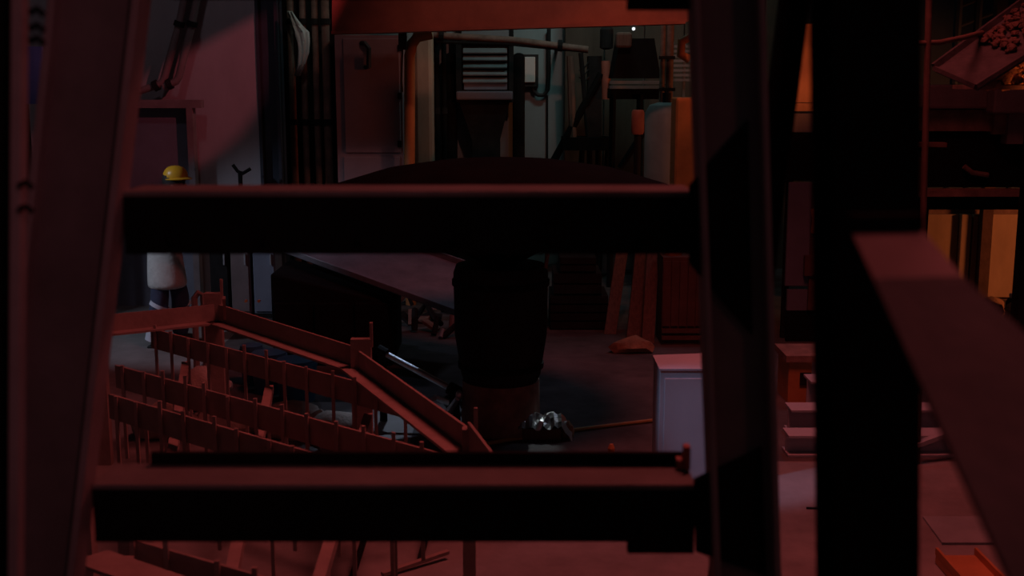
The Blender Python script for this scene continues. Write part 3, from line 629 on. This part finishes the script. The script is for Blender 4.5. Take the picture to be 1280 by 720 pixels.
# chute machine
Yc = 10.6
T = thing('feeder_chute', 'grey-blue sloping chute over a black machine body behind the rack', 'chute', (P(430, 440, Yc).x, Yc, 0))
a, b = P(345, 308, Yc + .9), P(590, 398, Yc - .3); e = Vector((.25, .75, .2))
G().hexa([a, b, b + e, a + e], [q + Vector((0, 0, .03)) for q in (a, b, b + e, a + e)]).build('bed', 'chute', T)
G().bar(a, b, .03, .06).build('near_lip', 'chute', T, bevel=.008); G().bar(a + e, b + e, .03, .16).build('far_wall', 'chute', T)
for f in (.3, .55, .8): G().bar(a.lerp(b, f), a.lerp(b, f) + e, .04, .05).build('roller_bar', 'soot', T)
x0, x1 = P(332, 380, Yc).x, P(486, 380, Yc).x
bq = [(x0, Yc + .25, 0), (x1, Yc + .25, 0), (x1, Yc + 1.2, 0), (x0, Yc + 1.2, 0)]
zl, zr_ = P(340, 335, Yc + .6).z, P(486, 385, Yc).z
G().hexa(bq, [(x0, Yc + .25, zl), (x1, Yc + .25, zr_), (x1, Yc + 1.2, zr_), (x0, Yc + 1.2, zl)]).build('body', 'black', T, bevel=.02)
for k in range(3):
    u0, u1 = x0 + (x1 - x0) * (k + .08) / 3, x0 + (x1 - x0) * (k + .92) / 3
    G().box((u0, Yc + .22, .12), (u1, Yc + .25, .6)).build('side_panel', 'black', T, bevel=.01)
for k in range(2): G().lathe([(.013, 0), (.013, .03)], P(308 + 16 * k, 376, Yc + .22), 10, (0, -1, 0)).build('knob', 'orange', T)
g = G(); pbox(g, 512, 356, 550, 366, Yc + .5, .1); g.build('red_block', 'redpaint', T)
# tall dark lockers between worker and chute
for i, (x0, x1, yt, m, lab) in enumerate(((262, 286, 210, 'soot', 'dark narrow locker just right of the worker'), (288, 312, 205, 'oxide', 'dull red narrow locker, second right of the worker'), (316, 344, 215, 'sky', 'grey-blue narrow locker against the black machine'))):
    Yy = 13.1; xa_, xb_ = P(x0, 330, Yy).x, P(x1, 330, Yy).x; z_ = P(x0, 262, Yy).z
    o = thing('narrow_locker', lab, 'locker', (xa_, Yy, 0), 'lockers behind the rack')
    G().box((xa_, Yy, .05), (xb_, Yy + .4, z_)).build('body', m, o, bevel=.01); G().box((xa_ + .015, Yy - .02, .08), (xb_ - .015, Yy, z_ - .03)).build('door', m, o)
    G().box((xa_, Yy, 0), (xb_, Yy + .4, .05)).build('plinth', 'soot', o)
    G().box((xb_ - .05, Yy - .05, z_ * .5), (xb_ - .035, Yy - .02, z_ * .5 + .12)).build('handle', 'steel', o)
hz = P(243, 400, 10.2)
tag(G().tube([(hz.x, 10.2, 0), P(243, 372, 10.2), P(248, 366, 10.2), P(254, 368, 10.2), (hz.x + .085, 10.2, 0)] , .028, 8).build('hoop_handle', 'rack', smooth=True), 'red bent hoop rising behind the rack corner', 'hoop') 
# scrap heap left of the drum
hp = []
for i in range(26):
    x = random.uniform(470, 565); y = random.uniform(375, 425); p = Fz(x, y); hp.append(p)
    a = random.uniform(0, 3.1); L_ = random.uniform(.15, .45)
    q = p + Vector((math.cos(a) * L_, math.sin(a) * L_ * .6, random.uniform(.02, .16)))
    g = G()
    if i % 3: g.tube([p + Vector((0, 0, .02)), p.lerp(q, .5) + Vector((0, 0, random.uniform(.05, .2))), q], random.uniform(.015, .035), 8)
    else: g.bar(p + Vector((0, 0, .03)), q + Vector((0, 0, .02)), random.uniform(.06, .14), .03)
    tag(g.build('scrap_piece', random.choice(['rust', 'soot', 'oxide', 'soot'])), ('bent rusty rod' if i % 3 else 'flat rusty bar') + ' in the scrap heap between chute and domed machine', 'scrap', 'scrap between chute and domed machine')
# bright steel bar
pa, pb = Fz(478, 440, .55), Fz(568, 488, .30)
T = thing('steel_bar', 'shiny blue-white steel bar sloping down behind the rack', 'bar', (pb.x, pb.y, 0))
G().tube([pa, pb], .024, 12).build('rod', 'steel', T, smooth=True)
G().lathe([(.05, -.05), (.05, .05)], pb, 12, pb - pa).build('end_collar', 'soot', T); G().lathe([(.045, -.04), (.045, .04)], pa, 12, pb - pa).build('end_collar', 'soot', T)
G().tube([pb, (pb.x + .02, pb.y, 0)], .03, 8).build('stand_leg', 'soot', T); G().tube([pa, (pa.x, pa.y, 0)], .03, 8).build('stand_leg', 'soot', T)
# clamp tool
pc = Fz(555, 520, .15)
T = thing('clamp_tool', 'bright metal clamp with curved jaws beside the domed machine', 'tool', (pc.x, pc.y, 0))
def Q(x, y, z): return Fz(x, y, z)
G().tube([Q(530, 505, .22), Q(545, 497, .24), Q(560, 503, .22), Q(572, 500, .2)], [.012, .025, .025, .015], 8).build('upper_jaw', 'steel', T, smooth=True)
G().tube([Q(527, 500, .16), Q(536, 512, .1), Q(550, 518, .06)], [.012, .022, .02], 8).build('lower_jaw', 'steel', T, smooth=True)
G().tube([Q(552, 528, .05), Q(563, 512, .16), Q(572, 498, .28)], [.035, .03, .02], 8).build('handle', 'steel', T, smooth=True)
G().blob(Q(562, 502, .2), (.05, .05, .06), 3, .1, 2).build('hinge_block', 'rubber', T, smooth=True); G().blob(Q(574, 494, .3), (.03, .03, .04), 5, .1, 2).build('ball_knob', 'steel', T, smooth=True)
G().tube([Q(566, 522, .02), Q(580, 512, .02), Q(574, 498, .1)], .02, 8).build('tail', 'rubber', T, smooth=True)
# crumpled foil
pf = Fz(681, 545); vs = []; fs = []; nx, ny = 16, 8
rn = random.Random(3)
for j in range(ny):
    for i in range(nx):
        u, v = i / (nx - 1) - .5, j / (ny - 1) - .5
        vs.append(pf + Vector((u * .40, v * .26, .10 + .07 * (1 - 4 * v * v) + rn.uniform(-.022, .022) - max(0, u - .3) * .5)))
for j in range(ny - 1):
    for i in range(nx - 1): fs.append((j * nx + i, j * nx + i + 1, (j + 1) * nx + i + 1, (j + 1) * nx + i))
T = thing('foil_wrap', 'crumpled silver foil over a block right of the domed machine', 'foil', pf)
o = G().add(vs, fs).build('foil_sheet', 'foil', T); sm = o.modifiers.new('thick', 'SOLIDIFY'); sm.thickness = .004
G().box((pf.x - .17, pf.y - .11, 0), (pf.x + .12, pf.y + .11, .09)).build('block', 'darkrust', T, bevel=.01)
G().blob(pf + Vector((.17, -.03, .05)), (.05, .07, .07), 4, .15, 2, flat=.75).build('clay_lump', 'slag', T, smooth=True)
# small dark valve and lumps in front of drum
pv = Fz(620, 543); T = thing('floor_valve', 'small dark valve with a bent lever on the floor before the domed machine', 'valve', pv)
G().lathe([(.07, 0), (.07, .05), (.04, .08), (.04, .16)], pv, 14).build('valve_body', 'soot', T, smooth=True)
G().tube([pv + Vector((0, 0, .15)), pv + Vector((-.05, 0, .22)), pv + Vector((.12, -.03, .2)), pv + Vector((.28, -.05, .03))], .014, 8).build('lever', 'rust', T, smooth=True)
G().tube([pv + Vector((-.2, .03, .02)), pv + Vector((-.05, 0, .05)), pv + Vector((.15, .02, .05))], .03, 8).build('coupling', 'steel', T, smooth=True)
# ochre hose
tag(G().tube([Fz(600, 556, .015), Fz(640, 549, .015), Fz(690, 541, .015), Fz(745, 534, .015), Fz(830, 524, .015)], .016, 8).build('ochre_hose', 'hose', smooth=True), 'thin ochre hose stretched across the dark floor', 'hose')
tag(G().lathe([(.0, 0), (.02, 0), (.025, .07), (.012, .1), (0, .1)], Fz(764, 572), 10).build('floor_peg', 'orange'), 'tiny orange peg on the floor above the lower crossbeam', 'peg')
# pale box
pb_ = Fz(845, 610)
Yb = pb_.y; x0, x1 = P(824, 510, Yb).x, P(905, 510, Yb).x; zt = P(840, 463, Yb).z
T = thing('pale_box', 'tall pale lilac sheet-metal box beside the right trestle leg', 'box', (x0, Yb, 0))
G().box((x0, Yb, .03), (x1, Yb + .35, zt)).build('body', 'lilac', T, bevel=.006)
G().hexa([(x0 - .005, Yb - .01, zt), (x1, Yb - .01, zt), (x1, Yb + .37, zt), (x0 - .005, Yb + .37, zt)], [(x0 - .005, Yb - .01, zt + .012), (x1, Yb - .01, zt + .012), (x1, Yb + .37, zt + .03), (x0 - .005, Yb + .37, zt + .015)]).build('lid', 'lilac', T)
G().box((x0 + .03, Yb - .012, .06), (x1 - .03, Yb, zt - .05)).build('front_panel', 'lilac', T, bevel=.004)
G().box((x0, Yb, 0), (x1, Yb + .35, .03)).build('base', 'soot', T)
# planks leaning at right of centre
Yp_ = 12.6
for i, (xt, xb_, wd, lab) in enumerate(((778, 755, 16, 'reddish plank leaning steeply, leftmost of the leaning planks'), (800, 783, 20, 'reddish plank leaning beside the orange box, middle one'), (812, 802, 16, 'reddish plank leaning beside the orange box, rightmost one'))):
    b = Fz(xb_, 418 + 6 * i); tt = P(xt, 262, b.y + .7); sd = Vector((wd / 126, 0, 0))
    tag(G().hexa([b, b + sd, b + sd + Vector((0, .05, 0)), b + Vector((0, .05, 0))], [tt, tt + sd, tt + sd + Vector((0, .05, 0)), tt + Vector((0, .05, 0))]).build('leaning_plank', 'wood', bevel=.006), lab, 'plank', 'leaning planks')
pb_ = Fz(840, 432); x0, x1 = P(828, 380, pb_.y).x, P(900, 380, pb_.y).x; zt = P(840, 322, pb_.y).z
T = thing('ribbed_crate', 'rust-orange ribbed crate beside the leaning planks', 'crate', (x0, pb_.y, 0))
G().box((x0, pb_.y + .02, 0), (x1, pb_.y + .5, zt)).build('core', 'darkrust', T)
for k in range(7):
    u = x0 + (x1 - x0) * k / 7; G().box((u + .006, pb_.y, .2), (u + (x1 - x0) / 7 - .006, pb_.y + .02, zt - .04)).build('rib', 'darkrust', T)
for z in (.06, .13): G().box((x0, pb_.y - .012, z), (x1, pb_.y + .02, z + .04)).build('batten', 'darkrust', T)
G().lathe([(.09, 0), (.1, .05), (.07, .12)], (x0 + .12, pb_.y + .2, zt), 12).build('cap', 'orange', T)
# low dark pallets behind
for i, (x0, x1, y0, y1, lab) in enumerate(((700, 745, 322, 340, 'topmost dark crate of the stack behind the planks'), (692, 752, 342, 368, 'middle dark crate of the stack behind the planks'), (688, 760, 370, 412, 'lowest dark crate of the stack behind the planks'))):
    Yy = Fz(724, 412).y; T = thing('dark_crate', lab, 'crate', (P(x0, y1, Yy).x, Yy, P(x0, y1, Yy).z if i < 2 else 0), 'stacked dark crates')
    ya = y1 + (2 if i < 2 else 0)
    g = G(); pbox(g, x0, y0, x1, ya, Yy, .6); g.build('core', 'soot', T)
    n = max(2, int((y1 - y0) / 9))
    for k in range(n):
        g = G(); pbox(g, x0, y0 + (y1 - y0) * k / n + 1, x1, y0 + (y1 - y0) * (k + 1) / n - 1, Yy - .02, .02); g.build('slat', 'soot', T)
pl = Fz(790, 440); tag(G().blob(pl + Vector((0, 0, .06)), (.22, .12, .09), 4, .2, 2, flat=.7).build('clay_heap', 'slag', smooth=True), 'low reddish lump on the floor in front of the planks', 'lump')

# ================================================================== RIGHT SIDE
# steel sections lying beyond the near floor
T = thing('steel_section', 'flat I-shaped steel section lying nearest on the right floor', 'steel section', (Fz(1090, 572).x, Fz(1090, 572).y, 0), 'steel sections on the right floor')
def isec(T, xl, xr, yb, zb, h, dep):
    a = Fz(xl, yb, zb); b = Fz(xr, yb, zb); y = a.y
    w_ = G().box((a.x, y + dep * .45, zb + .02), (b.x, y + dep * .55, zb + h - .02)).build('web', 'lilac', T)
    G().box((a.x, y, zb), (b.x, y + dep, zb + .02)).build('bottom_flange', 'lilac', T, bevel=.003); G().box((a.x, y, zb + h - .02), (b.x, y + dep, zb + h)).build('top_flange', 'lilac', T, bevel=.003)
isec(T, 985, 1198, 572, 0.0, .16, .2)
T2 = thing('steel_section', 'shorter steel section lying behind the nearest one', 'steel section', (Fz(1090, 545).x, Fz(1090, 545).y, 0), 'steel sections on the right floor')
isec(T2, 988, 1180, 545, 0.0, .2, .22)
T3 = thing('steel_section', 'stubby steel section standing at the back of the row', 'steel section', (Fz(1090, 520).x, Fz(1090, 520).y, 0), 'steel sections on the right floor')
isec(T3, 1012, 1168, 520, 0.0, .28, .25)
# diagonal stiffener (the slanting light edge)
pa, pb = Fz(1145, 556, .14), Fz(1188, 540, .2); tag(G().bar(pa, pb, .05, .03).build('flat_strip', 'lilac'), 'flat pale strip lying slantwise on the steel sections', 'strip')
# orange bin left of them
pb_ = Fz(1000, 530); T = thing('orange_bin', 'orange steel bin with a dark opening behind the near post', 'bin', (pb_.x, pb_.y, 0))
Yy = pb_.y + .6; g = G(); pbox(g, 985, 452, 1014, 520, Yy, .4); g.build('bin_body', 'orange', T, bevel=.01)
g = G(); pbox(g, 1000, 466, 1014, 482, Yy - .01, .02); g.build('opening', 'rubber', T); g = G(); pbox(g, 983, 445, 1050, 453, Yy - .03, .46); g.build('rim', 'rust', T)
# yellow-orange drum lid and ramp at the bottom right corner
pd = Fz(1205, 712); T = thing('orange_tray', 'bright orange tray at the bottom right beside the stringer', 'tray', pd)
G().box((pd.x - .13, pd.y - .3, 0), (pd.x + .1, pd.y + .09, .05)).build('tray_base', 'orange', T, bevel=.01)
for s in (-.13, .085): G().box((pd.x + s, pd.y - .3, .05), (pd.x + s + .015, pd.y + .09, .09)).build('rim', 'orange', T)
pp = Fz(1205, 665); tag(G().hexa([(pp.x - .2, pp.y - .2, 0), (pp.x + .22, pp.y - .2, 0), (pp.x + .2, pp.y + .22, 0), (pp.x - .17, pp.y + .22, 0)], [(pp.x - .2, pp.y - .2, .015), (pp.x + .22, pp.y - .2, .015), (pp.x + .2, pp.y + .22, .015), (pp.x - .17, pp.y + .22, .015)]).build('floor_mat', 'grey'), 'grey floor mat beside the orange tray', 'mat')
tag(G().bar(Fz(1008, 635, .006), Fz(1040, 636, .006), .012, .012).build('floor_rod', 'rubber'), 'thin black rod on the red-lit floor left of the near post', 'rod')
# hung door behind the gap: orange panel, teal box, grey panel
t = thing('orange_board', 'glowing orange board in the gap beside the near post', 'board', (P(1010, 100, 12).x, 12, 0))
g = G(); pbox(g, 985, 30, 1060, 128, 12, .05); g.build('board', 'panel', t); g = G(); pbox(g, 985, 129, 1060, 139, 11.97, .08); g.build('bottom_rail', 'panel', t)
for x in (990, 1055):
    p = P(x, 139, 12.1); G().box((p.x - .03, 12.06, 0), (p.x + .03, 12.12, p.z + .5)).build('post', 'soot', t)
Yv = 11.9; t = thing('grey_door', 'grey-blue door panel in the gap beside the near post', 'door', (P(1015, 390, Yv).x, Yv, 0))
g = G(); pbox(g, 984, 142, 1052, 165, Yv, .05); g.build('transom', 'leaf', t)
g = G(); pbox(g, 984, 228, 1052, 358, Yv, .05); g.build('leaf', 'leaf', t, bevel=.01); g = G(); pbox(g, 984, 362, 1052, 388, Yv, .05); g.build('lower_leaf', 'leaf', t)
g = G(); pbox(g, 984, 166, 1052, 226, Yv + .02, .04); g.build('dark_panel', 'black', t)
p = P(1018, 388, Yv); G().box((P(984, 388, Yv).x, Yv, 0), (P(1052, 388, Yv).x, Yv + .05, p.z)).build('kick_plate', 'black', t)
g = G(); pbox(g, 1013, 228, 1022, 388, Yv - .04, .035); g.build('mullion', 'darkrust', t)
G().tube([P(1017, 262, Yv - .05), P(1019, 275, Yv - .1), P(1017, 290, Yv - .05)], .03, 8).build('handle', 'orange', t, smooth=True)
g = G(); pbox(g, 1006, 320, 1025, 345, Yv - .07, .06); g.build('lock_box', 'darkrust', t); g = G(); pbox(g, 1030, 318, 1037, 358, Yv - .06, .05); g.build('side_bolt', 'darkrust', t)
# guard rail + rod
T = thing('guard_rail', 'thin red guard rail with an upright rod at upper right', 'rail', (P(1157, 300, 8.0).x, 8.0, 0))
p, q = P(1162, -30, 8.0), P(1155, 240, 8.0); d = (q - p) / (p.z - q.z)
G().tube([p, q + d * q.z], .021, 10).build('upright', 'darkrust', T, smooth=True)
G().tube([P(1100, 50, 8.0), P(1150, 54, 8.0), P(1175, 53, 8.0), P(1204, 47, 8.3), P(1230, 40, 8.75)], .018, 10).build('mid_rail', 'darkrust', T, smooth=True)
G().bar(P(1130, 180, 8.05), P(1182, 181, 8.05), .05, .03).build('lower_rail', 'darkrust', T)
g = G(); pbox(g, 1144, 190, 1154, 240, 8.05, .05); g.build('foot_plate', 'darkrust', T)
# tipping chute with slag
Yt = 8.6
T = thing('tipping_trough', 'tilted steel trough loaded with crusty slag at upper right', 'trough', (P(1230, 90, Yt).x, Yt, P(1230, 110, Yt).z))
n0, n1, f0, f1 = P(1168, 85, Yt), P(1220, 108, Yt - .35), P(1330, -34, Yt + .3), P(1380, 8, Yt - .05)
th = Vector((.02, .02, -.03))
G().hexa([n0, n1, f1, f0], [q + th for q in (n0, n1, f1, f0)]).build('tray_plate', 'trough', T)
G().bar(n0, f0, .03, .07).build('side_wall', 'trough', T); G().bar(n1, f1, .03, .03).build('side_wall', 'trough', T); G().bar(n0, n1, .03, .03).build('lip', 'trough', T)
g = G(); rn = random.Random(5)
for k in range(240):
    f = rn.uniform(.32, 1); s = rn.betavariate(1.5, 2) ; q = n0.lerp(f0, f).lerp(n1.lerp(f1, f), s * .75 + .05)
    r = rn.uniform(.008, .028); g.blob(q + Vector((0, 0, r * .5)), (r * 1.3, r * 1.2, r), k, .3, 1)
g.build('slag_crust', 'darkrust', T, kind='stuff')
# supporting strut so it stands on something
a = n0.lerp(f0, .8); G().tube([a + Vector((.15, .3, -.1)), (a.x + .15, a.y + .3, 0)], .05, 10).build('support', 'soot', T)
T = thing('slag_pile', 'glowing orange-brown slag heaped beneath the tilted trough', 'slag', P(1270, 110, Yt + .1))
g = G()
for k in range(120):
    f = rn.uniform(0, 1); x = 1228 + 130 * f; y = rn.uniform(104 - 72 * f, 108); r = rn.uniform(.02, .05)
    g.blob(P(x, y, Yt + .12 + rn.uniform(0, .25)), (r * 1.2, r, r), k, .35, 1)
g.build('lumps', 'slag', T, kind='stuff')
a, b = P(1222, 112, Yt + .1), P(1400, 112, Yt + .1); G().hexa([a, b, b + Vector((0, .5, 0)), a + Vector((0, .5, 0))], [q + Vector((0, 0, .03)) for q in (a, b, b + Vector((0, .5, 0)), a + Vector((0, .5, 0)))]).build('shelf', 'rust', T)
for x in (1300, 1390): q = P(x, 112, Yt + .35); G().box((q.x - .03, q.y - .03, 0), (q.x + .03, q.y + .03, q.z)).build('shelf_leg', 'soot', T)
# dark machine with ledges below it
Yd = 11.0
T = thing('furnace_side', 'dark furnace housing with red ledges at the right edge', 'furnace', (P(1250, 260, Yd).x, Yd, 0))
g = G(); pbox(g, 1158, 106, 1236, 136, Yd - .1, .5); g.build('upper_ledge', 'oxide', T, bevel=.02)
g = G(); pbox(g, 1243, 104, 1360, 142, Yd - .25, .6); g.build('upper_ledge', 'oxide', T, bevel=.02)
g = G(); pbox(g, 1160, 137, 1243, 164, Yd, .5); g.build('recess_panel', 'rust', T)
g = G(); pbox(g, 1243, 142, 1258, 168, Yd - .05, .5); g.build('bracket', 'rust', T); g = G(); pbox(g, 1260, 142, 1360, 180, Yd - .1, .5); g.build('side_plate', 'oxide', T)
g = G(); pbox(g, 1150, 165, 1370, 234, Yd + .05, .6); g.build('housing', 'black', T)
p = P(1200, 205, Yd)
G().tube([P(1205, 208, Yd), P(1215, 216, Yd), P(1235, 219, Yd)], .025, 8).build('curved_pipe', 'rust', T, smooth=True)
g = G(); pbox(g, 1140, 238, 1380, 246, Yd - .3, .2); g.build('rail', 'rust', T); g = G(); pbox(g, 1140, 248, 1380, 262, Yd - .2, .4); g.build('bumper', 'black', T)
for x in (1146, 1340):
    q = P(x, 262, Yd + .4); G().box((q.x - .08, Yd + .3, 0), (q.x + .08, Yd + .45, q.z + .1)).build('leg', 'black', T)
# lattice behind
T = thing('lattice_mast', 'dark blue-grey lattice mast behind the tilted trough', 'mast', (P(1230, 60, 15).x, 15.0, 0))
for x in (1195, 1220, 1250, 1275):
    p = P(x, 60, 15.0); G().tube([(p.x, 15, 0), (p.x, 15, 5.4)], .05, 8).build('upright', 'blueblack', T)
for k in range(5): G().tube([P(1195, 10 + 24 * k, 15), P(1275, -20 + 24 * k, 15)], .025, 6).build('lattice_bar', 'blueblack', T)
p = P(1254, 0, 14); tag(G().box((p.x - .06, 14, 0), (p.x + .06, 14.12, 5.2)).build('red_stanchion', 'darkrust'), 'red upright stanchion behind the trough at upper right', 'stanchion')
# items on the ground by the ochre wall
for i, (x, y, r, lab) in enumerate(((1238, 396, (.17, .14, .13), 'orange lump at the foot of the ochre wall, left one'), (1280, 404, (.18, .16, .15), 'orange lump at the foot of the ochre wall, right one'))):
    q = Fz(x, y); tag(G().blob(q + Vector((0, 0, r[2] * .7)), r, i + 2, .2, 3, flat=.7).build('slag_lump', 'slag', smooth=True), lab, 'slag lump', 'lumps by the ochre wall')
q = Fz(1262, 400); T = thing('gas_bottle', 'small dark bottle between the orange lumps', 'bottle', q)
G().lathe([(.05, 0), (.055, .02), (.055, .2), (.03, .25)], q, 14).build('bottle_body', 'soot', T, smooth=True); G().lathe([(.02, .25), (.025, .28), (.02, .3)], q, 10).build('cap', 'steel', T, smooth=True)
